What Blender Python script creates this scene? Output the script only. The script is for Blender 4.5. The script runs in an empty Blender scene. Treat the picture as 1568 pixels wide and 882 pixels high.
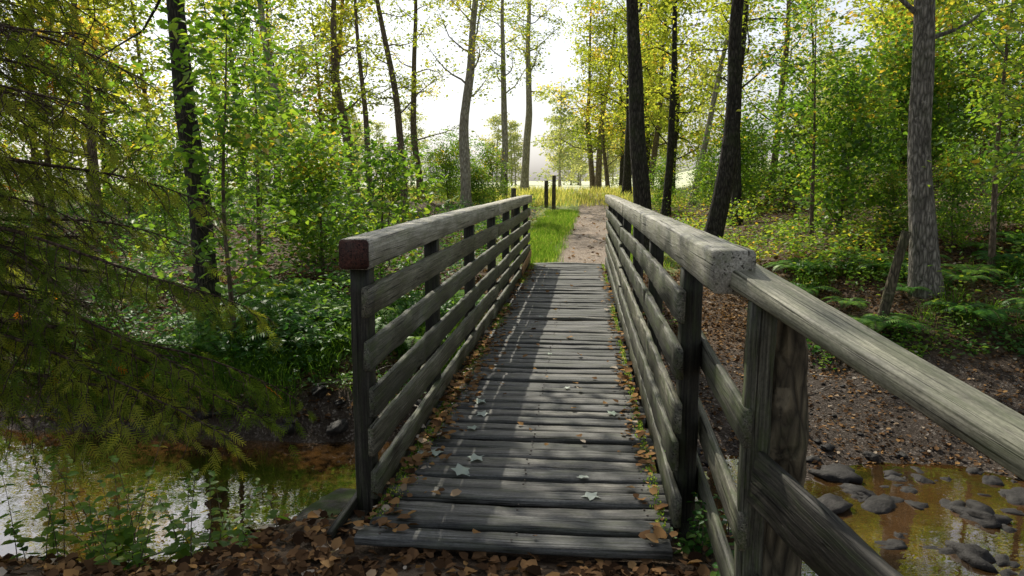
import bpy, bmesh, math, numpy as np
from mathutils import Vector
rng=np.random.default_rng(7)
R=math.radians
scene=bpy.context.scene
# ------------------------------------------------------------------ helpers
def smooth(x,a,b):
    t=np.clip((np.asarray(x,float)-a)/(b-a),0,1); return t*t*(3-2*t)
_perm=rng.random((256,256))
def vnoise(x,y,s=1.0,o=0):
    x=np.asarray(x,float)/s+o*17.3; y=np.asarray(y,float)/s+o*7.9
    xi=np.floor(x).astype(int); yi=np.floor(y).astype(int); fx=x-xi; fy=y-yi
    fx=fx*fx*(3-2*fx); fy=fy*fy*(3-2*fy)
    g=lambda a,b:_perm[a%256,b%256]
    return (g(xi,yi)*(1-fx)+g(xi+1,yi)*fx)*(1-fy)+(g(xi,yi+1)*(1-fx)+g(xi+1,yi+1)*fx)*fy
def fbm(x,y,s,o=0):
    return (vnoise(x,y,s,o)+.5*vnoise(x,y,s/2.1,o+1)+.25*vnoise(x,y,s/4.3,o+2))/1.75
def norm(v): return v/np.maximum(np.linalg.norm(v,axis=-1,keepdims=True),1e-9)
def link(ob,parent=None):
    scene.collection.objects.link(ob)
    if parent: ob.parent=parent
    return ob
def empty(name,loc=(0,0,0)):
    e=bpy.data.objects.new(name,None); e.empty_display_size=.2; e.location=loc
    return link(e)
def fast_mesh(name,V,F,mat,tint=None,gc=None,smoothf=False,mask=None):
    me=bpy.data.meshes.new(name); V=np.asarray(V,np.float32); F=np.asarray(F,np.int32)
    me.vertices.add(len(V)); me.vertices.foreach_set('co',V.ravel())
    k=F.shape[1]; me.loops.add(F.size); me.loops.foreach_set('vertex_index',F.ravel())
    me.polygons.add(len(F)); me.polygons.foreach_set('loop_start',np.arange(len(F),dtype=np.int32)*k)
    if smoothf: me.polygons.foreach_set('use_smooth',np.ones(len(F),bool))
    me.update(calc_edges=True)
    if tint is not None:
        a=me.attributes.new('tint','FLOAT','POINT'); a.data.foreach_set('value',np.asarray(tint,np.float32))
    if gc is not None:
        a=me.attributes.new('gc','FLOAT_VECTOR','POINT'); a.data.foreach_set('vector',np.asarray(gc,np.float32).ravel())
    if mask is not None:
        a=me.attributes.new('mask','FLOAT_COLOR','POINT'); a.data.foreach_set('color',np.asarray(mask,np.float32).ravel())
    if mat: me.materials.append(mat)
    me.validate()
    return me
def obj(name,me,parent=None,loc=None):
    o=bpy.data.objects.new(name,me)
    if loc is not None: o.location=loc
    return link(o,parent)
# ------------------------------------------------------------------ terrain height
def YC(x):
    x=np.asarray(x,float); return 6.35+.22*np.sin(x*.55+.4)-.75*smooth(x,1.8,5.0)
def H(x,y):
    x=np.asarray(x,float); y=np.asarray(y,float)
    d=y-YC(x)
    left =np.interp(d,[-60,-3.6,-3.25,-2.95,-2.0,-1.25,-.8,0,.9,1.35,1.75,3,5,7.6,9,30,50,400],
                      [-.14,-.14,-.18,-.30,-.85,-1.2,-1.4,-1.5,-1.4,-1.12,-.8,-.5,-.3,-.05,.0,1.0,.8,.8])
    right=np.interp(d,[-60,-4.6,-4.2,-3.2,-2.2,-1.7,-1.0,0,.8,1.15,2.2,4,5.5,7.6,9,30,50,400],
                      [-.14,-.14,-.25,-.85,-1.12,-1.22,-1.25,-1.27,-1.22,-1.13,-.98,-.7,-.42,-.07,.0,1.0,.8,.8])
    m=smooth(x,.35,1.1)*(1-smooth(y,7,9))+smooth(x,-.8,.8)*smooth(y,7,9)
    h=left*(1-m)+right*m
    h=h+.42*smooth(x,2.6,4.8)*smooth(y,8.8,11)*(1-smooth(y,20,30))
    h=h+2.4*smooth(x,3.5,15)*smooth(y,9,18)
    h=h+.35*smooth(-x,3,10)*smooth(y,9,16)*(1-smooth(y,26,34))
    path=np.exp(-((x-.03*(y-14)-.0)/1.2)**2)
    n=(fbm(x,y,2.2,1)-.5)*.3+(fbm(x,y,.5,2)-.5)*.09+.22*smooth(x,1,2)*(1-smooth(y,7,9))*(fbm(x,y,.8,21)-.5)
    n=n*(1-.75*path*smooth(y,12,14))
    near=(1-smooth(y,3.35,3.95))*(1-smooth(np.abs(x+.3),1.0,1.75))
    h=h+n*(1-.8*near)*(1-.6*smooth(y,32,40))
    tgt=-.075+.03*(fbm(x,y,.3,4)-.5)-.03*smooth(y,3.0,3.15)
    return h*(1-near)+tgt*near
# ------------------------------------------------------------------ materials
def newmat(name):
    m=bpy.data.materials.new(name); m.use_nodes=True; nt=m.node_tree; nt.nodes.clear()
    out=nt.nodes.new('ShaderNodeOutputMaterial'); return m,nt,out
def N(nt,t,**k):
    n=nt.nodes.new(t)
    for a,b in k.items(): setattr(n,a,b)
    return n
def ramp(nt,fac,stops):
    r=N(nt,'ShaderNodeValToRGB'); e=r.color_ramp.elements
    e[0].position=stops[0][0]; e[0].color=(*stops[0][1],1)
    e[1].position=stops[-1][0]; e[1].color=(*stops[-1][1],1)
    for p,c in stops[1:-1]:
        q=e.new(p); q.color=(*c,1)
    nt.links.new(fac,r.inputs[0]); return r.outputs[0]
def noise(nt,vec,scale,detail=4,rough=.6,dist=0):
    n=N(nt,'ShaderNodeTexNoise'); n.inputs['Scale'].default_value=scale; n.inputs['Detail'].default_value=detail
    n.inputs['Roughness'].default_value=rough; n.inputs['Distortion'].default_value=dist
    nt.links.new(vec,n.inputs['Vector']); return n.outputs['Fac']
def mapping(nt,vec,scale):
    m=N(nt,'ShaderNodeMapping'); m.inputs['Scale'].default_value=scale; nt.links.new(vec,m.inputs[0]); return m.outputs[0]
def mixc(nt,fac,a,b,mode='MIX'):
    m=N(nt,'ShaderNodeMix',data_type='RGBA',blend_type=mode)
    for s,v in ((m.inputs[0],fac),(m.inputs[6],a),(m.inputs[7],b)):
        if hasattr(v,'links'): nt.links.new(v,s)
        else: s.default_value=v if not isinstance(v,tuple) else (*v,1)
    return m.outputs[2]
def mathn(nt,op,a,b=0.0,clamp=False):
    m=N(nt,'ShaderNodeMath',operation=op); m.use_clamp=clamp
    for s,v in ((m.inputs[0],a),(m.inputs[1],b)):
        if hasattr(v,'links'): nt.links.new(v,s)
        else: s.default_value=v
    return m.outputs[0]
def bump(nt,h,strength,dist=.01):
    b=N(nt,'ShaderNodeBump'); b.inputs['Strength'].default_value=strength; b.inputs['Distance'].default_value=dist
    nt.links.new(h,b.inputs['Height']); return b.outputs[0]
def principled(nt,out,col,rough=.8,spec=.3,nrm=None):
    p=N(nt,'ShaderNodeBsdfPrincipled')
    if hasattr(col,'links'): nt.links.new(col,p.inputs['Base Color'])
    else: p.inputs['Base Color'].default_value=(*col,1)
    if hasattr(rough,'links'): nt.links.new(rough,p.inputs['Roughness'])
    else: p.inputs['Roughness'].default_value=rough
    p.inputs['Specular IOR Level'].default_value=spec
    if nrm is not None: nt.links.new(nrm,p.inputs['Normal'])
    if out is not None: nt.links.new(p.outputs[0],out.inputs[0])
    return p
def attr(nt,name,o='Fac'):
    a=N(nt,'ShaderNodeAttribute'); a.attribute_name=name; return a.outputs[o]
def leafmat(name,stops,trans=.5,tboost=1.8,gloss=0):
    m,nt,out=newmat(name)
    c=ramp(nt,attr(nt,'tint'),stops)
    p=N(nt,'ShaderNodeBsdfDiffuse'); nt.links.new(c,p.inputs[0])
    t=N(nt,'ShaderNodeBsdfTranslucent')
    tc=mixc(nt,1.0,c,(tboost*1.12,tboost,tboost*.5),'MULTIPLY'); nt.links.new(tc,t.inputs[0])
    mx=N(nt,'ShaderNodeMixShader'); mx.inputs[0].default_value=trans
    nt.links.new(p.outputs[0],mx.inputs[1]); nt.links.new(t.outputs[0],mx.inputs[2]); last=mx.outputs[0]
    if gloss:
        g=N(nt,'ShaderNodeBsdfGlossy'); g.inputs['Roughness'].default_value=.4
        m2=N(nt,'ShaderNodeMixShader'); m2.inputs[0].default_value=gloss
        nt.links.new(last,m2.inputs[1]); nt.links.new(g.outputs[0],m2.inputs[2]); last=m2.outputs[0]
    nt.links.new(last,out.inputs[0])
    return m
M_leaf=leafmat('leaf_green',[(0,(.035,.095,.014)),(.5,(.11,.22,.03)),(.85,(.25,.34,.045)),(1,(.4,.3,.05))],.5,2.2,.03)
M_leafY=leafmat('leaf_yellowgreen',[(0,(.09,.14,.025)),(.5,(.22,.29,.045)),(.85,(.4,.43,.08)),(1,(.48,.34,.08))],.55,2.0)
M_leafP=leafmat('leaf_distant_hazed',[(0,(.22,.28,.15)),(.5,(.34,.4,.22)),(1,(.5,.5,.28))],.5,1.6)  # aerial haze over the far trees is put into this pale leaf colour
M_leafD=leafmat('leaf_darkgreen',[(0,(.022,.075,.02)),(.5,(.055,.16,.033)),(1,(.17,.29,.05))],.42,2.1,.03)  # darker green leaves for ferns, undergrowth and bank plants
M_needle=leafmat('larch_needles',[(0,(.03,.06,.012)),(.5,(.1,.16,.028)),(.88,(.26,.29,.05)),(.95,(.5,.16,.02)),(1,(.5,.14,.02))],.45,2.0)
M_grass=leafmat('grass_blade',[(0,(.05,.11,.02)),(.5,(.13,.27,.03)),(1,(.42,.42,.17))],.45,1.9)
M_litter=leafmat('dead_leaf',[(0,(.03,.018,.011)),(.35,(.1,.057,.03)),(.6,(.22,.13,.065)),(.8,(.36,.21,.08)),(1,(.46,.4,.32))],.15,1.2)
M_paleleaf=leafmat('fallen_pale_leaf',[(0,(.34,.42,.34)),(1,(.55,.6,.53))],.15,1.0,.05)
def woodmat(name,dark,mid,light,moss=.4,mosscol=(.07,.1,.025),bumpS=.5,rough=.75,ms=(.48,.62)):
    m,nt,out=newmat(name)
    gc=attr(nt,'gc','Vector'); ti=attr(nt,'tint')
    g=noise(nt,mapping(nt,gc,(2.2,135,135)),1.0,5,.6,.15)
    cr=noise(nt,mapping(nt,gc,(1.4,95,95)),1.0,2,.5,.15)
    big=noise(nt,mapping(nt,gc,(2.6,10,10)),1.0,6,.7)
    fine=noise(nt,mapping(nt,gc,(60,160,160)),1.0,3,.6)
    c=ramp(nt,g,[(.3,dark),(.5,mid),(.7,light)])
    crk=ramp(nt,cr,[(.34,(.16,.15,.13)),(.40,(1,1,1))])
    c=mixc(nt,1.0,c,crk,'MULTIPLY')
    v=ramp(nt,ti,[(0,(.5,.52,.48)),(.5,(.95,.95,.95)),(1,(1.5,1.42,1.3))])
    c=mixc(nt,1.0,c,v,'MULTIPLY')
    st=ramp(nt,big,[(.3,(.28,.28,.26)),(.5,(.88,.88,.86)),(.68,(1.3,1.3,1.28))]); c=mixc(nt,1.0,c,st,'MULTIPLY')
    c=mixc(nt,1.0,c,ramp(nt,fine,[(.3,(.65,.65,.65)),(.6,(1.12,1.12,1.12))]),'MULTIPLY')
    mo=noise(nt,mapping(nt,gc,(3,14,14)),1.3,7,.75)
    mf=ramp(nt,mo,[(ms[0],(0,0,0)),(ms[1],(moss,moss,moss))])
    c=mixc(nt,mf,c,mosscol)
    hb=mathn(nt,'ADD',mathn(nt,'MULTIPLY',g,.7),crk)
    rr=ramp(nt,big,[(.3,(rough-.3,)*3),(.7,(rough,)*3)])
    principled(nt,out,c,rr,.3,bump(nt,hb,bumpS,.005))
    return m
M_deck=woodmat('deck_wood',(.04,.042,.042),(.12,.123,.12),(.25,.25,.24),.45,(.06,.07,.035),.7)
M_rail=woodmat('handrail_wood',(.2,.185,.15),(.37,.355,.3),(.54,.52,.45),.4,(.17,.19,.09))
M_wing=woodmat('wing_rail_wood',(.15,.145,.105),(.3,.29,.22),(.45,.43,.34),.4,(.13,.155,.075),ms=(.42,.6))
M_slat=woodmat('slat_wood',(.045,.044,.033),(.13,.128,.1),(.26,.25,.2),.6,(.07,.095,.03),ms=(.47,.6))
M_post=woodmat('post_wood',(.015,.014,.012),(.04,.038,.03),(.09,.085,.065),.5,(.035,.05,.015))
M_dark=woodmat('tarred_wood',(.016,.015,.012),(.045,.042,.034),(.11,.1,.08),.4,(.045,.065,.018))
M_newwood=woodmat('repair_wood',(.2,.1,.045),(.36,.2,.1),(.48,.3,.17),.1)
M_redend=woodmat('rail_end_grain',(.025,.01,.008),(.07,.026,.018),(.13,.055,.038),.3,(.045,.045,.03),.8)
def barkmat(name,dark,light,moss=.3,s=1.0):
    m,nt,out=newmat(name)
    tc=N(nt,'ShaderNodeTexCoord').outputs['Object']
    v=mapping(nt,tc,(18*s,18*s,4.5*s))
    a=noise(nt,v,1.0,7,.68,.9)
    w=N(nt,'ShaderNodeTexVoronoi'); w.feature='DISTANCE_TO_EDGE'; w.inputs['Scale'].default_value=1.4; nt.links.new(v,w.inputs['Vector'])
    e=mathn(nt,'MULTIPLY',w.outputs['Distance'],2.2,True)
    hh=mathn(nt,'ADD',mathn(nt,'MULTIPLY',a,1.0),mathn(nt,'MULTIPLY',e,.6))
    c=ramp(nt,hh,[(.4,dark),(.75,tuple((d+l)/2 for d,l in zip(dark,light))),(1.0,light)])
    mo=noise(nt,tc,2.4,5,.7)
    mf=ramp(nt,mo,[(.5,(0,0,0)),(.66,(moss,)*3)])
    c=mixc(nt,mf,c,(.06,.085,.025))
    li=noise(nt,tc,9,4,.6); lf=ramp(nt,li,[(.6,(0,0,0)),(.68,(.45,)*3)])
    c=mixc(nt,lf,c,tuple(min(1,x*1.5+.02) for x in light))
    principled(nt,out,c,.9,.15,bump(nt,hh,.9,.03))
    return m
B_dark=barkmat('bark_dark',(.014,.013,.011),(.085,.075,.062),.3)
B_mid=barkmat('bark_brown',(.07,.05,.034),(.28,.22,.16),.25)
B_pale=barkmat('bark_pale',(.18,.155,.12),(.55,.5,.43),.15,.7)
B_stake=barkmat('bark_post',(.035,.03,.022),(.2,.17,.11),.6,1.0)
B_ash=barkmat('bark_ash',(.06,.055,.045),(.36,.33,.28),.2)
B_larch=barkmat('bark_larch',(.03,.02,.014),(.16,.11,.08),.2)
def groundmat():
    m,nt,out=newmat('ground_mix')
    tc=N(nt,'ShaderNodeTexCoord').outputs['Object']
    nz=N(nt,'ShaderNodeTexNoise'); nz.inputs['Scale'].default_value=9; nz.inputs['Detail'].default_value=3; nt.links.new(tc,nz.inputs['Vector'])
    vm=N(nt,'ShaderNodeVectorMath',operation='MULTIPLY_ADD'); nt.links.new(nz.outputs['Color'],vm.inputs[0]); vm.inputs[1].default_value=(.12,.12,.12); nt.links.new(tc,vm.inputs[2]); wv=vm.outputs[0]
    def vor(scale):
        w=N(nt,'ShaderNodeTexVoronoi'); w.inputs['Scale'].default_value=scale; w.inputs['Randomness'].default_value=1
        nt.links.new(wv,w.inputs['Vector']); return w.outputs
    big=noise(nt,tc,.9,4,.6); fine=noise(nt,tc,34,6,.75)
    v1=vor(21); v2=vor(46)
    sp=N(nt,'ShaderNodeSeparateColor'); nt.links.new(v1['Color'],sp.inputs[0])
    lit=ramp(nt,sp.outputs[0],[(0,(.03,.018,.011)),(.4,(.09,.058,.035)),(.75,(.19,.125,.075)),(1,(.34,.26,.18))])
    lit=mixc(nt,.5,lit,ramp(nt,fine,[(.3,(.02,.015,.01)),(.7,(.16,.115,.075))]))
    s2=N(nt,'ShaderNodeSeparateColor'); nt.links.new(v2['Color'],s2.inputs[0])
    grav=ramp(nt,s2.outputs[0],[(0,(.2,.155,.12)),(.6,(.38,.31,.25)),(1,(.58,.51,.44))])
    grav=mixc(nt,ramp(nt,fine,[(.35,(.75,)*3),(.6,(.2,)*3)]),grav,(.25,.185,.13))
    mudv=ramp(nt,s2.outputs[1],[(0,(.035,.027,.02)),(.6,(.085,.067,.052)),(.88,(.15,.125,.105)),(1,(.34,.3,.26))])
    mud=mixc(nt,ramp(nt,fine,[(.35,(.85,)*3),(.65,(.15,)*3)]),mudv,(.045,.032,.022))
    gra=ramp(nt,noise(nt,tc,14,5,.75),[(.3,(.07,.12,.02)),(.5,(.18,.26,.05)),(.7,(.36,.4,.13))])
    gra=mixc(nt,ramp(nt,big,[(.4,(0,)*3),(.7,(.6,)*3)]),gra,(.5,.45,.26))
    mk=N(nt,'ShaderNodeAttribute'); mk.attribute_name='mask'
    ms=N(nt,'ShaderNodeSeparateColor'); nt.links.new(mk.outputs['Color'],ms.inputs[0])
    def edge(x):
        return mathn(nt,'MULTIPLY',mathn(nt,'SUBTRACT',mathn(nt,'ADD',x,mathn(nt,'MULTIPLY',mathn(nt,'SUBTRACT',fine,.5),.9)),.3),2.2,True)
    c=mixc(nt,edge(ms.outputs[1]),lit,gra)
    c=mixc(nt,edge(ms.outputs[2]),c,mud)
    c=mixc(nt,edge(ms.outputs[0]),c,grav)
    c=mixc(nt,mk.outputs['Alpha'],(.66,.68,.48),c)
    hb=mathn(nt,'ADD',mathn(nt,'MULTIPLY',v2['Distance'],.6),mathn(nt,'MULTIPLY',fine,1.4))
    principled(nt,out,c,.85,.2,bump(nt,hb,.8,.03))
    return m
M_ground=groundmat()
# ------------------------------------------------------------------ ground sheet
def axis(segs):
    a=[]
    for s,e,st in segs: a+=list(np.arange(s,e,st))
    a.append(segs[-1][1]); return np.array(a)
gx=axis([(-420,-60,30),(-60,-20,2.5),(-20,-8,.5),(-8,8,.11),(8,20,.5),(20,60,2.5),(60,420,30)])
gy=axis([(-60,-4,4),(-4,1.5,.5),(1.5,12,.1),(12,20,.22),(20,44,.6),(44,100,4),(100,700,40)])
GX,GY=np.meshgrid(gx,gy); X=GX.ravel(); Y=GY.ravel(); Z=H(X,Y)
nx,ny=len(gx),len(gy)
i=np.arange(ny-1)[:,None]*nx+np.arange(nx-1)[None,:]; i=i.ravel()
F=np.stack([i,i+1,i+nx+1,i+nx],1)
pc=.03*(Y-14)-np.clip(Y-34,0,40)*.25
pathm=(1-smooth(np.abs(X-pc-.15),.4,.95))*smooth(Y,12.8,14)*(1-smooth(Y,60,70))
nearp=(1-smooth(np.abs(X+.3),.6,1.3))*(1-smooth(Y,2.2,3.0))*.3
grassm=np.maximum(smooth(Y,27,31),(1-smooth(np.abs(X-pc),1.6,2.2))*smooth(Y,13.2,14.5)*.9)
mud=smooth(Y,3.6,4.2)*(1-smooth(Y,9.3,11.4))*smooth(X,.2,.9)*(1-.8*smooth(X,3.3,5.2)*smooth(Y,8.6,10))
mud=np.maximum(mud,smooth(Y,4.6,5.0)*(1-smooth(Y,7.7,8.1)))
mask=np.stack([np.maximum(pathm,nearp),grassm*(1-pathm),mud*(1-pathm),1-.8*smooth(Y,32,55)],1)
obj('ground',fast_mesh('ground',np.stack([X,Y,Z],1),F,M_ground,smoothf=True,mask=mask))
# ------------------------------------------------------------------ stream water
def watermat():
    m,nt,out=newmat('stream_water')
    tc=N(nt,'ShaderNodeTexCoord').outputs['Object']
    a=noise(nt,mapping(nt,tc,(1,1.6,1)),5.0,3,.5,.5)
    c=ramp(nt,noise(nt,tc,1.1,4,.6),[(.35,(.035,.02,.007)),(.6,(.16,.08,.025))])
    b=N(nt,'ShaderNodeBsdfDiffuse'); nt.links.new(c,b.inputs[0])
    tr=N(nt,'ShaderNodeBsdfTransparent'); tr.inputs[0].default_value=(.75,.52,.27,1)
    m1=N(nt,'ShaderNodeMixShader'); m1.inputs[0].default_value=.5; nt.links.new(tr.outputs[0],m1.inputs[1]); nt.links.new(b.outputs[0],m1.inputs[2])
    nb=bump(nt,a,.05,.03)
    g=N(nt,'ShaderNodeBsdfGlossy'); g.inputs['Roughness'].default_value=.0; nt.links.new(nb,g.inputs['Normal'])
    fr=N(nt,'ShaderNodeFresnel'); fr.inputs[0].default_value=1.6; nt.links.new(nb,fr.inputs[1])
    f2=mathn(nt,'MULTIPLY',fr.outputs[0],2.2,True)
    m2=N(nt,'ShaderNodeMixShader'); nt.links.new(f2,m2.inputs[0]); nt.links.new(m1.outputs[0],m2.inputs[1]); nt.links.new(g.outputs[0],m2.inputs[2])
    nt.links.new(m2.outputs[0],out.inputs[0]); return m
wx=np.linspace(-40,40,161); V=[];F=[]
for k,x in enumerate(wx):
    yc=float(YC(x))
    V+= [(x,yc-2.7,-1.2),(x,yc+2.0,-1.2)]
    if k: F.append([2*k-2,2*k,2*k+1,2*k-1])
obj('stream_water',fast_mesh('water',V,F,watermat()))
# ------------------------------------------------------------------ board builder
class Boards:
    def __init__(s): s.V=[];s.F=[];s.T=[];s.G=[];s.n=0
    def add(s,p0,p1,w,h,up=(0,0,1),ch=.006,tint=None,jit=.003,seg=.12,taper=1.0):
        p0=np.array(p0,float);p1=np.array(p1,float);L=np.linalg.norm(p1-p0);d=(p1-p0)/L
        up=np.array(up,float); sd=norm(np.cross(d,up)); up=norm(np.cross(sd,d))
        n=max(2,int(L/seg)+1); ts=np.linspace(0,1,n)
        a,b=w/2,h/2
        cs=np.array([(-a+ch,-b),(a-ch,-b),(a,-b+ch),(a,b-ch),(a-ch,b),(-a+ch,b),(-a,b-ch),(-a,-b+ch)])
        off=rng.random(3)*50; t=rng.random() if tint is None else tint
        bow=(rng.normal(0,jit*1.5),rng.normal(0,jit*1.5))
        for k,tt in enumerate(ts):
            c=cs*(1+(taper-1)*tt)+rng.normal(0,jit*.35,(8,2))
            m=math.sin(tt*math.pi)
            for q in c:
                s.V.append(p0+d*L*tt+sd*(q[0]+bow[0]*m)+up*(q[1]+bow[1]*m)); s.G.append((tt*L+off[0],q[0]+off[1],q[1]+off[2])); s.T.append(t)
            if k:
                A=s.n+8*(k-1);B=s.n+8*k
                for e in range(8): s.F.append((A+e,A+(e+1)%8,B+(e+1)%8,B+e))
        A=s.n;B=s.n+8*(n-1)
        for Q,rev in ((A,1),(B,0)):
            fs=[(Q,Q+1,Q+2,Q+7),(Q+7,Q+2,Q+3,Q+6),(Q+6,Q+3,Q+4,Q+5)]
            for f in fs: s.F.append(f[::-1] if rev else f)
        s.n=len(s.V)
    def obj(s,name,mat,parent):
        return obj(name,fast_mesh(name,np.array(s.V),np.array(s.F),mat,tint=s.T,gc=s.G),parent)
bridge=empty('wooden_footbridge')
YN,YF=3.03,14.2; XL,XR=-.965,.395
dk=Boards(); y=YN+.07
while y<YF:
    w=.121+rng.normal(0,.006)
    dk.add((XL-.02+rng.normal(0,.018),y+rng.normal(0,.005),-.022+rng.normal(0,.004)),(XR+.02+rng.normal(0,.018),y+rng.normal(0,.006),-.022+rng.normal(0,.004)),w,.042,jit=.005,ch=.010,tint=np.clip(rng.normal(.5,.28),0,1))
    y+=.148+rng.normal(0,.003)
dk.obj('deck_planks',M_deck,bridge)
sb=Boards()
for x in (XL+.08,-.285,XR-.08): sb.add((x,YN+.45,-.19),(x,YF-.05,-.19),.12,.28,jit=.002)
sb.add((XL-.13,YN+.3,-.16),(XL-.13,YF-.3,-.16),.1,.16); sb.add((XR+.12,YN+.3,-.14),(XR+.12,YF-.3,-.14),.1,.16)
sb.obj('support_beams',M_dark,bridge)
ps=Boards(); posts=[3.52,5.2,6.95,8.65,10.35,12.05,13.85]
for yy in posts: ps.add((-1.06,yy,-.32),(-1.06,yy,1.135),.09,.11,up=(0,1,0),tint=rng.random()*.6)
for yy in posts: ps.add((.50,yy-.03,-.32),(.50,yy-.03,1.15),.09,.12,up=(0,1,0),tint=rng.random()*.6)
ps.obj('railing_posts',M_post,bridge)
sl=Boards(); zb=[.0,.215,.43,.67,.905]
for z in zb:
    jl=[3.36+rng.normal(0,.025),8.68,14.05]
    for a,b in zip(jl[:-1],jl[1:]):
        sl.add((-.995,a,z+.07+rng.normal(0,.01)),(-.995,b-.006,z+.07+rng.normal(0,.01)),.032,.14,tint=rng.random()*.8+.1,jit=.007,ch=.004)
    jr=[3.30+rng.normal(0,.025),8.62,14.05]
    for a,b in zip(jr[:-1],jr[1:]):
        sl.add((.435,a,z+.075+rng.normal(0,.01)),(.435,b-.006,z+.07+rng.normal(0,.01)),.032,.14,tint=rng.random()*.8+.1,jit=.007,ch=.004)
for z in (.06,.33,.70):
    sl.add((.585,4.3,z+.085),(.56,2.5,z+.02),.03,.135,tint=rng.random()*.5+.25)
sl.add((.60,2.535,-.6),(.60,2.535,1.15),.09,.05,up=(0,1,0),tint=.15,jit=.006)
sl.obj('railing_slats',M_slat,bridge)
nb=Boards(); nb.add((-.968,12.0,.10),(-.968,14.0,.20),.02,.15,tint=.9); nb.obj('repair_board',M_newwood,bridge)
hr=Boards()
hr.add((-1.06,3.4,1.208),(-1.045,8.7,1.215),.145,.14,ch=.01,tint=.58); hr.add((-1.045,8.71,1.215),(-1.03,14.15,1.21),.145,.14,ch=.01,tint=.75)
hr.add((.52,2.63,1.235),(.50,8.2,1.225),.145,.15,ch=.01,tint=.4); hr.add((.50,8.21,1.225),(.47,14.1,1.215),.145,.145,ch=.01,tint=.6)
hr.obj('handrails',M_rail,bridge)
re=Boards(); re.add((-1.06,3.392,1.208),(-1.06,3.40,1.208),.141,.136,ch=.012,tint=.5,seg=.1); re.obj('rail_end_face',M_redend,bridge)
wing=Boards()
wing.add((.555,2.72,1.225),(1.27,.93,.79),.15,.065,ch=.01,tint=.5)
wing.obj('wing_handrail',M_wing,bridge)
wp=Boards(); wp.add((.60,2.50,.55),(1.25,.88,.22),.045,.2,ch=.014,tint=.4,jit=.012); wp.add((.60,2.50,.12),(1.2,.9,-.08),.045,.17,ch=.012,tint=.3,jit=.01)
wp.obj('wing_planks',M_dark,bridge)
def nailmesh():
    bm=bmesh.new(); bmesh.ops.create_cone(bm,cap_ends=True,segments=8,radius1=.006,radius2=.005,depth=.003)
    v=np.array([p.co[:] for p in bm.verts]); f=[[q.index for q in fc.verts] for fc in bm.faces]; bm.free()
    f4=[]
    for q in f:
        if len(q)==4: f4.append(q)
        else: f4+= [[q[0],q[1],q[2],q[3]],[q[0],q[3],q[4],q[5]],[q[0],q[5],q[6],q[7]]]
    return v,np.array(f4)
nv,nf=nailmesh(); V=[];F=[];c=0; y=YN+.07
while y<10:
    for x in (XL+.08,-.285,XR-.08):
        for s in (-.03,.03):
            V.append(nv+np.array([x+rng.normal(0,.008),y+s+rng.normal(0,.004),.0015])); F.append(nf+c); c+=len(nv)
    y+=.148
m_,nt_,o_=newmat('rusty_nail'); principled(nt_,o_,(.05,.035,.028),.6,.4)
obj('nail_heads',fast_mesh('nails',np.concatenate(V),np.concatenate(F),m_),bridge)
# ------------------------------------------------------------------ tubes
class Tubes:
    def __init__(s): s.V=[];s.F=[];s.n=0
    def add(s,pts,rad,sides=8,rough=0.0,cap=False):
        pts=np.asarray(pts,float); rad=np.asarray(rad,float); n=len(pts)
        t=norm(np.gradient(pts,axis=0))
        ref=np.array([1,0,0]) if abs(t[0][0])<.8 else np.array([0,1,0])
        u=norm(np.cross(t,ref)); v=np.cross(t,u)
        an=np.linspace(0,2*np.pi,sides,endpoint=False)
        r=rad[:,None]*np.ones((n,sides))
        if rough:
            ac=np.cos(an)*1.3; as_=np.sin(an)*1.3; o=rng.integers(50)
            r=r*(1+rough*2*(vnoise(np.arange(n)[:,None]*.35+ac[None,:],as_[None,:]+np.zeros((n,1)),1.0,o)-.5))
        P=pts[:,None,:]+r[...,None]*(np.cos(an)[None,:,None]*u[:,None,:]+np.sin(an)[None,:,None]*v[:,None,:])
        s.V.append(P.reshape(-1,3))
        a=(np.arange(n-1)[:,None]*sides+np.arange(sides)[None,:]); b=(np.arange(n-1)[:,None]*sides+(np.arange(sides)+1)[None,:]%sides)
        s.F.append(np.stack([a,b,b+sides,a+sides],-1).reshape(-1,4)+s.n)
        s.n+=n*sides
        if cap:
            s.V.append(pts[-1:]+t[-1:]*.004); L=s.n-sides
            k=np.arange(0,sides,2); s.F.append(np.stack([L+k,L+(k+1)%sides,L+(k+2)%sides,np.full(len(k),s.n)],1))
            s.n+=1
    def mesh(s,name,mat): return fast_mesh(name,np.concatenate(s.V),np.concatenate(s.F),mat,smoothf=True)
tb=Tubes(); hs=np.linspace(-1.3,1.17,40)
tb.add(np.stack([.675+.014*np.sin(hs*3),2.63+0*hs,hs],1),np.interp(hs,[-1,0,.6,1.17],[.105,.1,.09,.086])*(1+.08*(rng.random(40)-.5)),28,.38,True)
tb.add(np.stack([1.25+0*hs,.95+0*hs,np.linspace(-1,.74,40)],1),.09+0*hs,12,.2,True)
obj('wing_posts',tb.mesh('wing_posts',B_stake),bridge)
def concmat():
    m,nt,out=newmat('mossy_concrete'); tc=N(nt,'ShaderNodeTexCoord').outputs['Object']
    a=noise(nt,tc,12,8,.7); c=ramp(nt,a,[(.35,(.03,.028,.022)),(.6,(.09,.085,.07)),(.75,(.15,.14,.12))])
    mo=noise(nt,tc,5,6,.7); c=mixc(nt,ramp(nt,mo,[(.42,(0,)*3),(.56,(.9,)*3)]),c,(.04,.065,.015))
    principled(nt,out,c,.9,.2,bump(nt,a,.8,.03)); return m
M_conc=concmat()
cb=Boards()
cb.add((-1.34,2.9,-.34),(-1.30,4.1,-.40),.26,.30,ch=.02,jit=.014,seg=.06)
cb.add((-1.2,3.98,-.62),(.7,3.98,-.62),.30,.75,ch=.02,jit=.012,seg=.1)
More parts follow.
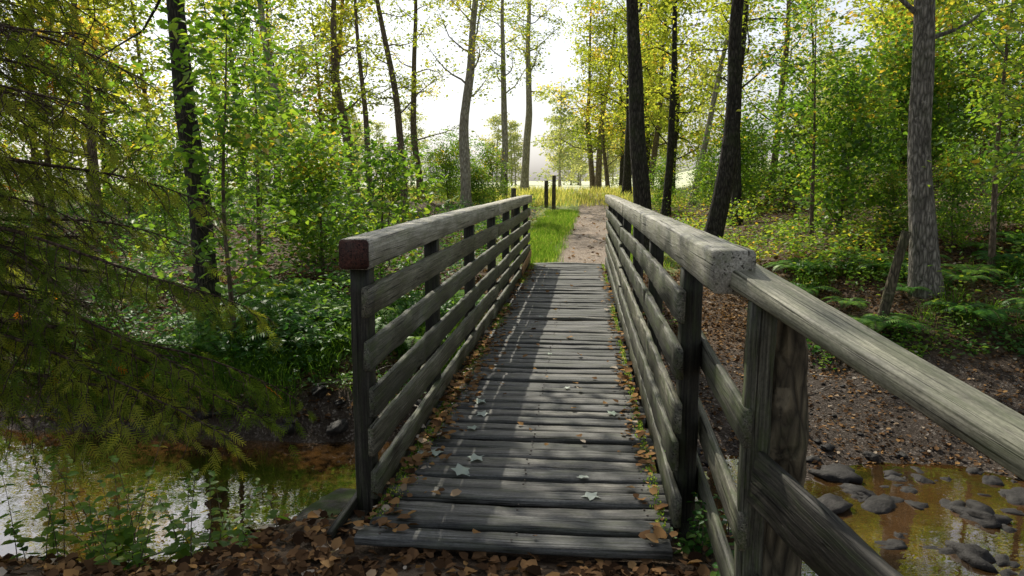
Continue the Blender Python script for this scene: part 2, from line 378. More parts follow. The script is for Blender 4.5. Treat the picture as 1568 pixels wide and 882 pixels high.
cb.add((-1.3,13.9,-.5),(.8,13.9,-.5),.4,.7,ch=.02,jit=.01,seg=.1)
cb.obj('bridge_abutment',M_conc,bridge)
mb=Boards(); mb.add((-1.34,3.5,-.185),(-1.18,3.5,-.185),.12,.012,ch=.002,jit=0,tint=.5); mb.add((-1.15,3.2,-.13),(-1.08,3.75,-.04),.03,.14,ch=.003,jit=.001)
mb.obj('steel_bracket',M_dark,bridge)
# ------------------------------------------------------------------ leaves
LEAF6=np.array([(0,0,0),(.27,.28,.07),(.2,.68,.06),(0,1,-.06),(-.2,.68,.06),(-.27,.28,.07)]); F6=np.array([(0,1,2,3),(0,3,4,5)])
LEAF4=np.array([(0,0,0),(.3,.45,.06),(0,1,-.05),(-.3,.45,.06)]); F4=np.array([(0,1,2,3)])
LEAFC=np.array([(0,0,0),(.34,.25,.2),(.26,.7,.16),(0,1,.15),(-.26,.7,.24),(-.34,.25,.13)])
def frames(d,nrm):
    d=norm(d); s=norm(np.cross(d,nrm)); n=np.cross(s,d); return np.stack([s,d,n],-1)
def leaves(name,pos,d,nrm,size,tint,mat,base=LEAF6,faces=F6,parent=None,mk=True,width=1.0):
    b=base*np.array([width,1,1]); M=frames(d,nrm)*np.asarray(size)[:,None,None]
    V=np.einsum('nij,kj->nki',M,b)+pos[:,None,:]; k=len(b); n=len(pos)
    F=(faces[None]+np.arange(n)[:,None,None]*k).reshape(-1,faces.shape[1])
    me=fast_mesh(name,V.reshape(-1,3),F,mat,tint=np.repeat(tint,k))
    return obj(name,me,parent) if mk else me
def rdir(n,zb=0.,zs=.5):
    a=rng.random(n)*2*np.pi; return norm(np.stack([np.cos(a),np.sin(a),zb+rng.normal(0,zs,n)],1))
def rnrm(n,s=.6): return norm(np.array([0,0,1.])+rng.normal(0,s,(n,3)))
# ------------------------------------------------------------------ trees
def branch(p,d,L,n=7,wob=.25,up=.15):
    pts=[np.array(p)]; d=np.array(d,float); st=L/(n-1)
    for k in range(n-1):
        d=norm(d+rng.normal(0,wob,3)*.5+np.array([0,0,up*.3])); pts.append(pts[-1]+d*st)
    return np.array(pts)
def tree_data(ctrl,r0,first,nb,blen,nleaf,lsize,up=.25,tint0=.5,leafspread=.2,sub=6,sides=12,elev=(-.05,.8),toppow=1.0):
    c=np.array(ctrl,float); hs=c[:,2]; Ht=hs[-1]; n=max(14,int(Ht*2.5))
    z=np.linspace(hs[0],Ht,n)
    cx=np.interp(z,hs,c[:,0]); cy=np.interp(z,hs,c[:,1])
    for _ in range(2):
        cx[1:-1]=(cx[:-2]+2*cx[1:-1]+cx[2:])/4; cy[1:-1]=(cy[:-2]+2*cy[1:-1]+cy[2:])/4
    wo=r0*.5+.03; cx=cx+wo*(vnoise(z,z*0,1.5,rng.integers(99))-.5); cy=cy+wo*(vnoise(z,z*0,1.5,rng.integers(99))-.5)
    u=(z-z[0])/(z[-1]-z[0]); rr=r0*(1-.85*u**1.1)*(1+.45*np.exp(-np.clip(z-0,0,9)/.25))
    T=Tubes(); T.add(np.stack([cx,cy,z],1),rr,sides,.12)
    LP=[];LD=[];LT=[]
    per=max(1,int(nleaf/(nb*sub)))
    for k in range(nb):
        f=first+(Ht*.97-first)*((k+rng.random())/nb)**toppow; uu=(f-z[0])/(Ht-z[0])
        p=np.array([np.interp(f,z,cx),np.interp(f,z,cy),f]); a=k*2.4+rng.random()*1.2; el=rng.uniform(*elev)
        d=np.array([math.cos(a)*math.cos(el),math.sin(a)*math.cos(el),math.sin(el)])
        L=blen*(.55+.6*rng.random())*(1-.45*uu)
        pb=branch(p,d,L,7,.45,up); r1=min(.045,np.interp(f,z,rr)*.3)
        T.add(pb,np.linspace(r1,.005,7),5)
        bt=tint0+rng.normal(0,.18)
        for j in range(sub):
            t=.2+.8*(j+rng.random())/sub; ii=t*6; i0=min(5,int(ii)); q=pb[i0]+(pb[i0+1]-pb[i0])*(ii-i0)
            dd=norm(pb[i0+1]-pb[i0]+rng.normal(0,.75,3)); l2=L*.38*(.5+rng.random()*.7)
            ps_=branch(q,dd,l2,5,.3,-.1); T.add(ps_,np.linspace(max(.004,r1*.25),.002,5),3)
            tt=rng.random(per)*4; j0=np.minimum(3,tt.astype(int)); base=ps_[j0]+(ps_[j0+1]-ps_[j0])*(tt-j0)[:,None]
            LP.append(base+rng.normal(0,leafspread,(per,3))*np.array([1,1,.5])); LD.append(rdir(per,-.25,.4)); LT.append(np.clip(bt+rng.normal(0,.15,per),0,1))
    return T,np.concatenate(LP),np.concatenate(LD),np.concatenate(LT)
def mt(name,x,y,ctrl,r0,bark,lmat,first=3.,nb=24,blen=3.,nleaf=5000,lsize=.1,sink=.15,**k):
    g=float(H(x,y)); c=[(0,0,-sink)]+[tuple(q) for q in ctrl]
    T,P,D,TT=tree_data(c,r0,first,nb,blen,nleaf,lsize,**k)
    e=empty(name,(x,y,g)); obj('trunk_and_limbs',T.mesh('trunk',bark),e)
    sz=lsize*(.65+.6*rng.random(len(P)))
    leaves('foliage',P,D,rnrm(len(P),.6),sz,TT,lmat,parent=e)
    return e
mt('oak_tree',-5.27,10.05,[(-.08,0,2),(-.23,0,4.5),(-.35,0,10)],.165,B_dark,M_leaf,first=4.6,nb=24,blen=5.0,nleaf=7500,lsize=.13,leafspread=.3)  # crown above the frame is unseen, made wide and dense to shade the bridge
mt('alder_tree',-5.05,21.4,[(-.1,0,1.5),(-.2,0,3.),(-.45,0,4.6),(-.8,0,6.6),(-.9,.2,9.5)],.125,B_mid,M_leafY,first=2.8,nb=17,blen=2.4,nleaf=2200,lsize=.1)
mt('alder_tree',-3.98,25.5,[(0,0,1.2),(-.08,0,2.4),(.18,0,5),(.5,0,8),(.8,0,10.5)],.2,B_pale,M_leafY,first=3.6,nb=18,blen=2.6,nleaf=2800,lsize=.11)
mt('oak_tree',-9.,29.2,[(-.35,0,3),(-.7,0,5),(-.5,0,9),(-.3,0,11)],.21,B_mid,M_leafY,first=3,nb=18,blen=3,nleaf=3000,lsize=.12)
mt('alder_tree',-7.5,26.3,[(-.1,0,3),(-.4,0,6),(-.3,0,10)],.12,B_mid,M_leafY,first=3,nb=15,blen=2.5,nleaf=2000,lsize=.11)
mt('oak_tree',-8.85,23.2,[(-.5,0,2.5),(-1.0,0,5),(-1.2,0,9)],.18,B_pale,M_leafY,first=2.5,nb=16,blen=3,nleaf=2600,lsize=.11)
mt('birch_tree',-6.4,29.4,[(-.25,0,3),(-.1,0,7),(.2,0,11)],.15,B_mid,M_leafY,first=2.2,nb=18,blen=2.4,nleaf=2400,lsize=.11)
mt('birch_tree',-3.4,31.9,[(.1,0,3),(.0,0,7),(.2,0,11)],.17,B_pale,M_leafY,first=4.2,nb=18,blen=2.6,nleaf=2600,lsize=.12)
mt('birch_tree',-2.8,36,[(.15,0,3),(.2,0,7),(.2,0,12)],.2,B_pale,M_leafY,first=4.5,nb=20,blen=3,nleaf=3200,lsize=.13)
mt('oak_tree',1.28,15.7,[(-.12,0,2),(-.3,0,4),(-.42,0,6),(-.6,0,10)],.2,B_dark,M_leafY,first=4.6,nb=17,blen=3.0,nleaf=2800,lsize=.1)
mt('oak_tree',2.42,14.8,[(.18,0,1),(.32,0,2.2),(.4,0,4),(.4,0,6),(.3,0,10)],.185,B_dark,M_leafY,first=4.6,nb=17,blen=3.0,nleaf=2800,lsize=.1)
mt('alder_tree',3.84,19.5,[(-.1,0,3),(.1,0,6),(.2,0,9.5)],.13,B_dark,M_leafY,first=3,nb=17,blen=2.6,nleaf=2600,lsize=.1)
mt('ash_tree',4.85,11.,[(-.2,0,1.5),(-.28,0,3),(-.4,0,4.5),(-.5,0,9.5)],.19,B_ash,M_leaf,first=3.3,nb=16,blen=2.8,nleaf=3000,lsize=.09)
mt('birch_tree',3.7,26.5,[(.35,0,2),(.8,0,4.6),(1.4,0,8),(1.6,0,9.5)],.12,B_pale,M_leafY,first=3,nb=16,blen=2.4,nleaf=2200,lsize=.11)
mt('oak_tree',1.9,33.5,[(0,0,4),(.2,0,11)],.2,B_dark,M_leafY,first=3,nb=20,blen=3,nleaf=3400,lsize=.12)
mt('alder_tree',2.6,24,[(.1,0,4),(.0,0,10)],.13,B_dark,M_leafY,first=3,nb=17,blen=2.6,nleaf=2600,lsize=.11)
mt('alder_tree',5.2,22,[(.3,0,4),(.3,0,9)],.11,B_mid,M_leaf,first=1.5,nb=20,blen=2.6,nleaf=3200,lsize=.11)
mt('hazel_sapling',6.1,11.8,[(-.1,0,2),(0,0,5)],.045,B_mid,M_leaf,first=1.0,nb=18,blen=1.9,nleaf=2400,lsize=.09)
mt('hazel_sapling',5.5,9.4,[(-.05,0,2),(-.15,0,5)],.04,B_mid,M_leaf,first=1.5,nb=16,blen=1.6,nleaf=2000,lsize=.09)
mt('hazel_sapling',4.3,14.6,[(-.05,0,2),(-.15,0,4.2)],.04,B_mid,M_leaf,first=.9,nb=18,blen=1.8,nleaf=2000,lsize=.1)
mt('maple_sapling',-4.35,8.9,[(-.05,0,1.5),(.1,0,4.0)],.035,B_mid,M_leaf,first=.6,nb=20,blen=1.8,nleaf=1700,lsize=.13)
mt('maple_sapling',-3.1,11.2,[(.05,0,1),(.1,0,2.4)],.03,B_mid,M_leaf,first=.4,nb=18,blen=1.5,nleaf=1600,lsize=.11)
mt('maple_sapling',-5.6,12.5,[(.05,0,1.5),(.1,0,4.2)],.04,B_mid,M_leaf,first=.6,nb=20,blen=2.2,nleaf=1900,lsize=.12)
tb=Tubes(); g=float(H(4.1,10.5)); tb.add(np.stack([np.linspace(4.05,4.3,10),np.full(10,10.5),np.linspace(g-.1,g+1.2,10)],1),np.linspace(.07,.06,10),10,.15,True)
obj('leaning_stake',tb.mesh('leaning_stake',B_stake))
# background woodland, instanced from a few meshes
var=[]
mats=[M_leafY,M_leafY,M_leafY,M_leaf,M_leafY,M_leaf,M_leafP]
for k in range(7):
    first=[.8,1.2,1.6,.8,2.0,.1,.5][k]; ht=[7,8,9,6,9.5,3.2,8][k]
    T,P,D,TT=tree_data([(0,0,-.3),(rng.normal(0,.2),0,min(3,ht*.6)),(rng.normal(0,.5),rng.normal(0,.4),ht)],[.11,.13,.16,.07,.18,.04,.12][k],first,[24,24,26,22,26,28,26][k],[2.4,2.8,3.0,2.0,3.2,1.6,2.8][k],[2900,3200,3500,2600,3500,3800,2600][k],.11,leafspread=.26,sub=6,sides=7,tint0=.52)
    sz=[.135,.135,.135,.13,.135,.11,.24][k]*(.7+.6*rng.random(len(P)))
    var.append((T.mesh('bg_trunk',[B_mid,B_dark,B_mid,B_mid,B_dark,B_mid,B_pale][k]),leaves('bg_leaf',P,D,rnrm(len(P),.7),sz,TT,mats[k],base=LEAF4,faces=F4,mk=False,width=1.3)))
wood=empty('background_trees')
def bg(x,y,k,s=1.):
    zz=float(H(x,y)); a=rng.random()*6.28
    for me,nm in zip(var[k],('trunks','crowns')):
        o=obj(nm,me,wood,(x,y,zz)); o.rotation_euler=(0,0,a); o.scale=(s,s,s*rng.uniform(.9,1.15))
def sc(n,x0,x1,y0,y1,ks,smin=.8,smax=1.25,ok=lambda x,y:True):
    c=0
    while c<n:
        x=rng.uniform(x0,x1); y=rng.uniform(y0,y1)
        if not ok(x,y): continue
        bg(x,y,rng.choice(ks),rng.uniform(smin,smax)); c+=1
ang=lambda x,y:(x/y)
sc(6,-18,-7,16,30,[0,1,3],ok=lambda x,y:ang(x,y)<-.42)
sc(10,-36,-10,29,46,[0,1,2,4],ok=lambda x,y:ang(x,y)<-.33)
sc(8,6,20,19,30,[0,1,2,3],ok=lambda x,y:ang(x,y)>.26)
sc(16,3,32,31,46,[0,1,2,4],ok=lambda x,y:ang(x,y)>.07)
sc(6,-9,4,38,48,[2,4],ok=lambda x,y:ang(x,y)>-.04 or ang(x,y)<-.2)
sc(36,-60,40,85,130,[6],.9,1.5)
sc(28,4,19,15,28,[5],.5,1.0,ok=lambda x,y:ang(x,y)>.18)
sc(14,-22,-3.5,11,24,[5],.4,.9,ok=lambda x,y:ang(x,y)<-.27)
sc(9,-13,-2.2,25,33,[5],.4,.75,ok=lambda x,y:ang(x,y)<-.1)
sc(5,1.8,6,20,33,[5],.4,.7)
sc(10,5.5,9.5,12.5,16,[5],.3,.55)
# ------------------------------------------------------------------ undergrowth masses
def groundcover(name,n,x0,x1,y0,y1,mat,size,hmax,tint0,dens=lambda x,y:np.ones_like(x),base=LEAF6,faces=F6,cs=.9):
    x=rng.uniform(x0,x1,n*3); y=y0+(y1-y0)*rng.random(n*3)**1.35
    k=rng.random(n*3)<dens(x,y); x=x[k][:n]; y=y[k][:n]
    cl=fbm(x,y,cs,5); hh=hmax*np.clip((cl-.28)*2.2,.04,1.2)
    z=H(x,y)+hh*rng.random(len(x))**.6
    t=np.clip(tint0+(vnoise(x,y,.7,9)-.5)*.75+rng.normal(0,.18,len(x)),0,1)
    leaves(name,np.stack([x,y,z],1),rdir(len(x),-.05,.35),rnrm(len(x),.5),size*(.5+.8*rng.random(len(x))),t,mat,base,faces)
offp=lambda x,y:np.where(np.abs(x-.03*(y-14))>1.35+.3*np.sin(y),1,0)
gap=lambda x,y:np.clip((fbm(x,y,1.6,11)-.36)*6,0.03,1)
groundcover('bramble_undergrowth',46000,2.4,17,10.6,28,M_leaf,.08,.95,.65,lambda x,y:gap(x,y)*offp(x,y)*smooth(y+x*.35,11.8,13.2))
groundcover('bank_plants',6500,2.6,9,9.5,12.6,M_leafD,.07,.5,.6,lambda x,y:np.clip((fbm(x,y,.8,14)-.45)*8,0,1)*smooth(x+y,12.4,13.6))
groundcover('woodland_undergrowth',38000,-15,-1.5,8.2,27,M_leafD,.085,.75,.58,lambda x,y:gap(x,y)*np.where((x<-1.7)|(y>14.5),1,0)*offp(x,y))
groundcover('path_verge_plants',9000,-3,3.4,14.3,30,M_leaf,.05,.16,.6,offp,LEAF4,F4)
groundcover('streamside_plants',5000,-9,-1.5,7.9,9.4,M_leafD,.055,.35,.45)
def grass(name,n,x0,x1,y0,y1,h,w,t0,dens=lambda x,y:np.ones_like(x),tuft=.05,lean=.35):
    nt_=n//14; x=rng.uniform(x0,x1,nt_*4); y=rng.uniform(y0,y1,nt_*4); k=rng.random(len(x))<dens(x,y); x=x[k][:nt_];y=y[k][:nt_]
    x=np.repeat(x,14)+rng.normal(0,tuft,len(x)*14); y=np.repeat(y,14)+rng.normal(0,tuft,len(y)*14)
    m=len(x); a=rng.random(m)*6.28; hh=h*(.45+.8*rng.random(m)); ln=hh*lean*(.3+rng.random(m)*1.3)
    b=np.stack([x,y,H(x,y)-.01],1); dx=np.stack([np.cos(a),np.sin(a),0*a],1); s=np.stack([-np.sin(a),np.cos(a),0*a],1)*w/2
    up=np.array([0,0,1.])
    mid=b+dx*(ln*.35)[:,None]+up*(hh*.62)[:,None]; tip=b+dx*(ln*1.1)[:,None]+up*(hh*.92)[:,None]
    V=np.stack([b-s,b+s,mid+s*.7,mid-s*.7,tip+s*.12,tip-s*.12],1).reshape(-1,3)
    F=(np.array([(0,1,2,3),(3,2,4,5)])[None]+np.arange(m)[:,None,None]*6).reshape(-1,4)
    t=np.clip(t0+rng.normal(0,.2,m),0,1)
    obj(name,fast_mesh(name,V,F,M_grass,tint=np.repeat(t,6)))
verge=lambda x,y:np.clip(1-np.abs(np.abs(x-.03*(y-14)-.05)-1.1)/.6,0,1)
grass('verge_grass',46000,-2,2.2,14.2,26,.15,.009,.5,verge)
grass('bank_grass',9000,-6,-1.3,7.7,9.3,.3,.008,.15,lambda x,y:gap(x,y),.06,.9)
grass('slope_grass',5000,3.2,9,10.0,12.6,.26,.009,.35,gap,.05,.9)
grass('meadow_grass',16000,-16,4,28,38,.3,.03,.95,lambda x,y:np.ones_like(x),.3,.5)
# ------------------------------------------------------------------ ferns
P=[];D=[];NN=[];S=[];TT=[];ft=Tubes()
def fern(x,y,R0,nf):
    g=float(H(x,y)); rt=rng.normal(0,.12)
    for k in range(nf):
        a=k*6.28/nf+rng.normal(0,.2); L=R0*(.75+.45*rng.random()); t=np.linspace(0,1,24)
        hx=L*t*.95; hz=L*(.85*t-.78*t*t)
        pts=np.stack([x+np.cos(a)*hx,y+np.sin(a)*hx,g+.08+hz],1); ft.add(pts[::3],np.linspace(.005,.0015,8),4)
        tan=norm(np.gradient(pts,axis=0)); side=norm(np.cross(tan,[0,0,1.])); up=np.cross(side,tan)
        for sg in (1,-1):
            for i in range(2,24):
                tt=i/24
                P.append(pts[i]); D.append(side[i]*sg+tan[i]*.35-np.array([0,0,.15])); NN.append(up[i]+rng.normal(0,.12,3)); S.append(L*.24*math.sin(math.pi*min(1,.12+tt*.9))**.8+.01); TT.append(np.clip(.62+rt+rng.normal(0,.1),0,1))
for k in range(48):
    x=rng.uniform(-5.2,-1.75); y=rng.uniform(8.35,10.8); fern(x,y,rng.uniform(.5,.85),9)
for k in range(34):
    x=rng.uniform(3.1,8.2); y=rng.uniform(9.8,12.9); fern(x,y,rng.uniform(.35,.65),8)
fe=empty('fern_patch'); obj('fern_stems',ft.mesh('fern_stems',B_mid),fe)
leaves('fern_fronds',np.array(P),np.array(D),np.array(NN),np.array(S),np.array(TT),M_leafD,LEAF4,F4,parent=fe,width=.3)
# ------------------------------------------------------------------ near conifer on the left
con=empty('larch_tree'); cx,cy=-5.35,4.5; cg=float(H(cx,cy))
T=Tubes(); hz=np.linspace(-.3,11,40); T.add(np.stack([cx+.05*np.sin(hz),cy+0*hz,cg+hz],1),np.interp(hz,[-.3,0,11],[.26,.2,.03]),14,.1)
SP=[];SD=[];SN=[];ST=[];SS=[]
def bough(h,a,L,rise,droop,bare=.25,dens=1.0,step=.09,tn=.5):
    n=16; t=np.linspace(0,1,n); bend=rng.normal(0,.25)
    aa=a+bend*t
    dx=np.cumsum(np.cos(aa))*L/n; dy=np.cumsum(np.sin(aa))*L/n
    z=cg+h+L*(rise*t-droop*t*t)+.03*np.sin(t*9+rng.random()*6)
    pts=np.stack([cx+dx,cy+dy,z],1); T.add(pts,np.linspace(.022,.003,n),6)
    s=.25; bt=tn+rng.normal(0,.1)
    while s<L:
        tt=s/L; ii=tt*(n-1); i0=min(n-2,int(ii)); p=pts[i0]+(pts[i0+1]-pts[i0])*(ii-i0); tg=norm(pts[i0+1]-pts[i0])
        for sg in (1,-1):
            if rng.random()<.15: continue
            sd=norm(np.cross(tg,[0,0,1.]))*sg
            l2=(.2+.75*(1-tt)*min(1,tt*3+.2))*(.5+.9*rng.random())
            d=norm(sd*1.0+tg*.75+rng.normal(0,.18,3)+np.array([0,0,-.15])); m=7; u=np.linspace(0,1,m)
            q=p+d*(l2*u)[:,None]; q[:,2]-=l2*(.25+.45*rng.random())*u**1.8; q+=rng.normal(0,.018,(m,3))*u[:,None]
            T.add(q,np.linspace(.005,.0018,m),3)
            if rng.random()<bare:
                for _ in range(3):
                    j=rng.integers(1,6); e2=q[j]+norm(d+rng.normal(0,.6,3))*l2*.35*np.linspace(0,1,4)[:,None]; T.add(e2,np.linspace(.003,.001,4),3)
                continue
            k=max(2,int(l2/.05*dens)); w=np.sort(rng.random(k)); jj=w*(m-1); j0=np.minimum(m-2,jj.astype(int)); b=q[j0]+(q[j0+1]-q[j0])*(jj-j0)[:,None]
            tg2=norm(q[-1]-q[0]); s2=norm(np.cross(tg2,[0,0,1.])); sgn=rng.choice([-1,1],k)[:,None]
            dd=tg2+s2*sgn*(.5+.5*rng.random((k,1)))+rng.normal(0,.2,(k,3))+np.array([0,0,-.3])
            SP.append(b);SD.append(dd);SN.append(rnrm(k,.5));ST.append(np.where(rng.random(k)<.006,1,np.clip(rng.normal(bt,.15,k),0,.87)));SS.append(.07+.1*rng.random(k))
        s+=step*(.7+.6*rng.random())
hcur=1.3
while hcur<6.4:
    a=rng.uniform(-1.6,1.6); L=rng.uniform(1.6,2.7)
    bough(hcur,a,L,rng.uniform(-.05,.3),rng.uniform(.15,.4),bare=.42,tn=.6 if hcur>2 else .35)
    hcur+=.105
for (h,a,L,ri,dr) in [(1.6,.05,3.3,.1,.26),(1.85,.22,3.0,.1,.26),(1.45,-.12,2.9,.1,.24),(2.1,.4,3.1,.05,.25),(1.6,.33,3.4,.1,.27),(2.3,.1,2.9,.1,.25),(2.8,.3,2.8,.1,.25),(3.5,.15,2.6,.2,.3),(1.7,.14,3.2,.08,.27)]:
    bough(h,a,L,ri,dr,bare=.2,dens=1.3,tn=.58)
obj('trunk_and_boughs',T.mesh('larch_wood',B_larch),con)
sv=[];sf=[]
for k in range(7):
    yk=.06+k*.13; ln=.26*(1-.4*abs(k-2.5)/4)
    for sg in (1,-1):
        b=len(sv); z=.03*(1 if k%2 else -1)
        sv+=[(0,yk-.03,0),(0,yk+.03,0),(sg*ln,yk+.175,z),(sg*ln,yk+.15,z)]; sf.append((b,b+1,b+2,b+3))
b=len(sv); sv+=[(-.014,0,0),(.014,0,0),(.012,1.1,-.05),(-.012,1.1,-.05)]; sf.append((b,b+1,b+2,b+3))
P_=np.concatenate(SP)
leaves('needle_sprays',P_,np.concatenate(SD),np.concatenate(SN),np.concatenate(SS),np.concatenate(ST),M_needle,np.array(sv),np.array(sf),con)
# ------------------------------------------------------------------ litter
def litter(name,n,x0,x1,y0,y1,size,dens=lambda x,y:np.ones_like(x),t0=.42,lift=.008,ts=.24):
    x=rng.uniform(x0,x1,n*3); y=rng.uniform(y0,y1,n*3); k=rng.random(n*3)<dens(x,y); x=x[k][:n]; y=y[k][:n]
    m=len(x); P=np.stack([x,y,H(x,y)+lift+rng.random(m)*.015],1)
    leaves(name,P,rdir(m,0,.25),rnrm(m,.35),size*(.4+1.0*rng.random(m)**1.3),np.clip(rng.normal(t0,ts,m),0,1),M_litter,LEAFC,F6,width=1.15)
litter('leaf_litter',9000,-4.2,1.3,1.2,3.9,.055,lambda x,y:np.where((x>-1.02)&(x<.45)&(y>3.02),0,1)*(.3+.7*(fbm(x,y,.4,8)>.48)),t0=.4,ts=.26)
litter('leaf_litter_far_bank',10000,-7,-.9,7.6,13,.06,t0=.35)
litter('leaf_litter_slope',32000,.9,9,7.0,14,.042,lambda x,y:.35+.65*smooth(y,9,11.5),t0=.42,ts=.26)
litter('leaf_litter_woods',14000,-12,12,13,24,.08,lambda x,y:np.where(np.abs(x-.03*(y-14))>1.2,1,.2),t0=.62)
n=1000; x=np.where(rng.random(n)<.74,XL-.01+np.abs(rng.normal(0,.11,n)),XR+.01-np.abs(rng.normal(0,.07,n))); y=np.where(rng.random(n)<.5,rng.normal(5.5,1.2,n),rng.uniform(3.1,13.5,n)); y=np.clip(y,3.1,14)
x=np.where(rng.random(n)<.06,rng.uniform(XL,XR,n),x)
leaves('fallen_leaves_on_deck',np.stack([x,y,.006+rng.random(n)*.014],1),rdir(n,0,.15),rnrm(n,.25),.05*(.35+1.1*rng.random(n)),np.clip(rng.normal(.62,.2,n),0,1),M_litter,LEAFC,F6,width=1.2)
lob=[(0,0,0)]
for k in range(13):
    a=-2.6+5.2*k/12; r=.62 if k%3==0 else (.36 if k%3==1 else .42)
    lob.append((r*math.sin(a),.4+r*math.cos(a),.05*math.cos(k*1.7)))
lb=np.concatenate([np.array(lob),np.array([[0,.4,0.03]])]); fq=[(14,k+1,k+2) for k in range(12)]+[(14,13,0),(14,0,1)]
pl=[(-.87,4.0,.10),(-.80,4.08,.09),(-.61,4.02,.09),(-.66,3.78,.10),(-.66,4.83,.09),(-.74,5.1,.09),(.185,4.9,.07),(0.,3.76,.06),(.06,3.57,.085),(-.7,4.5,.07),(-.45,8.4,.06),(-.3,6.6,.05),(-.82,5.6,.08),(-.1,5.5,.05)]
pp=np.array([(a,b,.012) for a,b,_ in pl]); n=len(pl)
M=frames(rdir(n,0,.05),rnrm(n,.12))*np.array([c for *_,c in pl])[:,None,None]
V=(np.einsum('nij,kj->nki',M,lb)+pp[:,None,:]).reshape(-1,3); F=(np.array(fq)[None]+np.arange(n)[:,None,None]*len(lb)).reshape(-1,3)
obj('pale_maple_leaves',fast_mesh('pale',V,F,M_paleleaf,tint=np.repeat(rng.random(n),len(lb))))
n=15000; x=np.where(rng.random(n)<.75,XL+np.abs(rng.normal(0,.045,n)),XR-np.abs(rng.normal(0,.025,n))); y=rng.uniform(3.2,14,n); k=fbm(x*0,y,.6,3)>.38; x=x[k];y=y[k];n=len(x)
leaves('deck_edge_moss',np.stack([x,y,np.full(n,.0)],1),norm(rng.normal(0,.5,(n,3))+[0,0,1]),rdir(n),.012*(.6+rng.random(n)),np.clip(rng.normal(.5,.28,n),0,1),M_grass,LEAF4,F4)
# ------------------------------------------------------------------ foreground plants
def herb(name,x,y,n,h,ls,mat=M_leaf,spread=.25,t0=.5):
    T=Tubes();P=[];D=[];S=[]
    for k in range(n):
        a=rng.random()*6.28; r=spread*rng.random(); bx=x+r*math.cos(a); by=y+r*math.sin(a); g=float(H(bx,by)); hh=h*(.5+.7*rng.random()); t=np.linspace(0,1,8)
        le=rng.normal(0,.2,2); pts=np.stack([bx+le[0]*hh*t**2,by+le[1]*hh*t**2,g-.02+hh*t],1); T.add(pts,np.linspace(.0035,.0015,8),4)
        for j in range(2,8):
            a0=j*1.57+rng.random()
            for o in (0,math.pi):
                P.append(pts[j]); D.append((math.cos(a0+o),math.sin(a0+o),rng.uniform(-.4,.2))); S.append(ls*(1.15-.08*j)*(.7+.5*rng.random()))
    e=empty(name,(0,0,0)); obj('stems',T.mesh('stems',B_mid),e); m=len(P)
    leaves('leaves',np.array(P),np.array(D),rnrm(m,.25),np.array(S),np.clip(rng.normal(t0,.2,m),0,1),mat,parent=e,width=1.25)
herb('nettle_plant',-2.35,3.45,10,.62,.085); herb('nettle_plant',-1.95,3.3,9,.42,.075); herb('nettle_plant',-2.75,3.5,10,.6,.08); herb('nettle_plant',-1.65,3.25,7,.26,.065); herb('nettle_plant',-2.1,3.15,7,.3,.065)
herb('bramble_plant',.55,3.2,12,.24,.055,M_leafD,.15); herb('bramble_plant',.62,2.95,8,.2,.05,M_leafD,.12); herb('bramble_plant',.8,3.6,8,.5,.05,M_leafD,.2)
herb('bramble_plant',3.4,9.9,14,.4,.07,M_leaf,.5); herb('bramble_plant',4.6,9.9,16,.5,.07,M_leaf,.5); herb('bramble_plant',1.1,11.2,14,.6,.08,M_leaf,.4)
# ------------------------------------------------------------------ stones
def stonemat():
    m,nt,out=newmat('wet_stone'); tc=N(nt,'ShaderNodeTexCoord').outputs['Object']
    a=noise(nt,tc,9,7,.7); c=ramp(nt,a,[(.35,(.012,.011,.01)),(.6,(.04,.037,.034)),(.75,(.085,.08,.07))])
    principled(nt,out,c,.65,.2,bump(nt,a,.8,.03)); return m
bm=bmesh.new(); bmesh.ops.create_icosphere(bm,subdivisions=3,radius=1); bv=np.array([v.co[:] for v in bm.verts]); bf=np.array([[v.index for v in f.verts] for f in bm.faces]); bm.free()
V=[];F=[];c=0
for k in range(460):
    if k<230: x=rng.uniform(.9,5.5); y=float(YC(x))+rng.uniform(-1.9,1.3); s=abs(rng.normal(0,.04))+.03
    elif k<430: x=rng.uniform(.8,6); y=rng.uniform(7.0,10.5); s=.01+.018*rng.random()
    else: x=rng.uniform(-6,-1.2); y=rng.uniform(7.5,8.1); s=abs(rng.normal(.03,.04))+.02
    if k<8: x,y,s=[(1.95,7.45,.24),(3.3,6.2,.18),(2.9,5.5,.15),(3.9,6.6,.2),(3.2,5.0,.17),(2.6,6.4,.14),(3.8,5.6,.2),(2.4,7.0,.16)][k]
    sc_=np.array([1+.6*rng.random(),1,.4+.35*rng.random()])*s
    o=rng.random()*100; q=bv*1.2+o; dn=1+.9*(vnoise(q[:,0]+q[:,2]*.7,q[:,1]-q[:,2]*.6,.7)-.5)+.3*(vnoise(q[:,0]-q[:,2],q[:,1]+q[:,2],.25)-.5)
    a=rng.random()*6.28; v=bv*dn[:,None]*sc_; v=np.stack([v[:,0]*math.cos(a)-v[:,1]*math.sin(a),v[:,0]*math.sin(a)+v[:,1]*math.cos(a),v[:,2]],1)
    V.append(v+np.array([x,y,max(float(H(x,y)),-1.24)+s*.15])); F.append(bf+c); c+=len(bv)
obj('stream_stones',fast_mesh('stones',np.concatenate(V),np.concatenate(F),stonemat(),smoothf=True))
tb=Tubes()
for (x,y,a,L,r) in [(-1.9,7.85,-.6,1.0,.012),(-3,7.95,.3,1.2,.01),(-4.2,8.1,.1,.9,.012),(2.2,8.6,.5,.9,.01),(-2.4,3.4,.2,.6,.006),(3.0,9.2,2.4,.7,.008),(-1.7,3.3,.9,.5,.006)]:
    q=branch((x,y,float(H(x,y))+.05),(math.cos(a),math.sin(a),0),L,8,.2,0); q[:,2]=np.maximum(q[:,2],H(q[:,0],q[:,1])+.02); tb.add(q,np.linspace(r,r*.4,8),5)
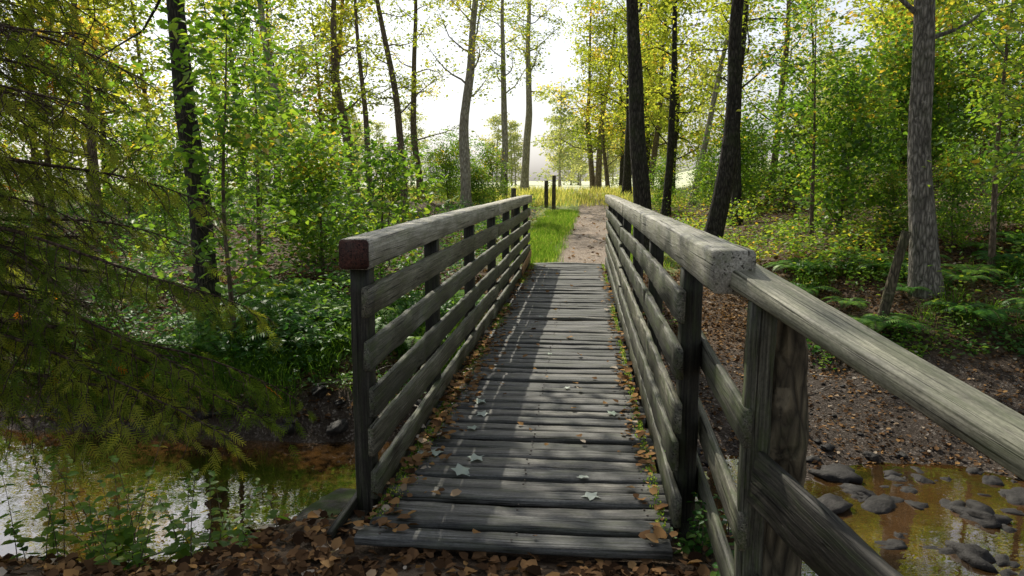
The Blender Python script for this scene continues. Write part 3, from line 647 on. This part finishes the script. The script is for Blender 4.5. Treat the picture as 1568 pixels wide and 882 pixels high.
obj('fallen_twigs',tb.mesh('twigs',B_pale))
# ------------------------------------------------------------------ field fence
fn=empty('field_fence'); tb=Tubes(); fx=np.arange(-17,-3.0,2.3)
for x in fx:
    y=31+.06*x+rng.normal(0,.1); g=float(H(x,y)); tl=rng.normal(0,.06)
    tb.add(np.stack([x+np.linspace(0,tl,6),np.full(6,y),np.linspace(g-.2,g+1.1,6)],1),np.full(6,.05),8,.1,True)
for x,y,h in [(-1.05,27,1.2),(-1.35,27.6,1.0)]:
    g=float(H(x,y)); tb.add(np.stack([np.full(6,x),np.full(6,y),np.linspace(g-.2,g+h,6)],1),np.full(6,.07),8,.15,True)
g=float(H(-1.35,14.6)); tb.add(np.stack([np.full(6,-1.35),np.full(6,14.6),np.linspace(g-.2,g+1.45,6)],1),np.full(6,.055),8,.15,True)
obj('fence_posts',tb.mesh('posts',B_stake),fn)
tb=Tubes()
for z in (.5,.95):
    xs=np.linspace(-17,-3.1,30); tb.add(np.stack([xs,31+.06*xs-.07,H(xs,31+.06*xs)+z],1),np.full(30,.012),6,.1)
obj('fence_rails',tb.mesh('rails',B_pale),fn)
# ------------------------------------------------------------------ light, sky, camera
EL,AZ=46,-28
w=bpy.data.worlds.new('World'); scene.world=w; w.use_nodes=True; nt=w.node_tree
bgk=nt.nodes['Background']; sk=nt.nodes.new('ShaderNodeTexSky'); sk.sky_type='NISHITA'; sk.sun_disc=False
sk.sun_elevation=R(EL); sk.sun_rotation=R(AZ); sk.dust_density=2.5; sk.air_density=1.0; sk.ozone_density=3.0
hs_=nt.nodes.new('ShaderNodeHueSaturation'); hs_.inputs['Saturation'].default_value=.35; hs_.inputs['Value'].default_value=1.05
nt.links.new(sk.outputs[0],hs_.inputs['Color']); nt.links.new(hs_.outputs[0],bgk.inputs[0]); bgk.inputs[1].default_value=.15
sl_=bpy.data.lights.new('sun','SUN'); sl_.energy=5; sl_.angle=R(.5); sl_.color=(1,.93,.8)
so=link(bpy.data.objects.new('sun',sl_))
dv=Vector((math.sin(R(AZ))*math.cos(R(EL)),math.cos(R(AZ))*math.cos(R(EL)),math.sin(R(EL))))
so.rotation_euler=dv.to_track_quat('Z','Y').to_euler(); so.location=dv*30
cd=bpy.data.cameras.new('camera'); cd.sensor_width=36; cd.lens=26.4; cd.clip_end=2000; cd.clip_start=.05
co=link(bpy.data.objects.new('camera',cd)); co.location=(0,0,1.55); co.rotation_euler=(R(90-8.16),0,R(5.4)); scene.camera=co
scene.view_settings.view_transform='Standard'; scene.view_settings.look='None'; scene.view_settings.exposure=0
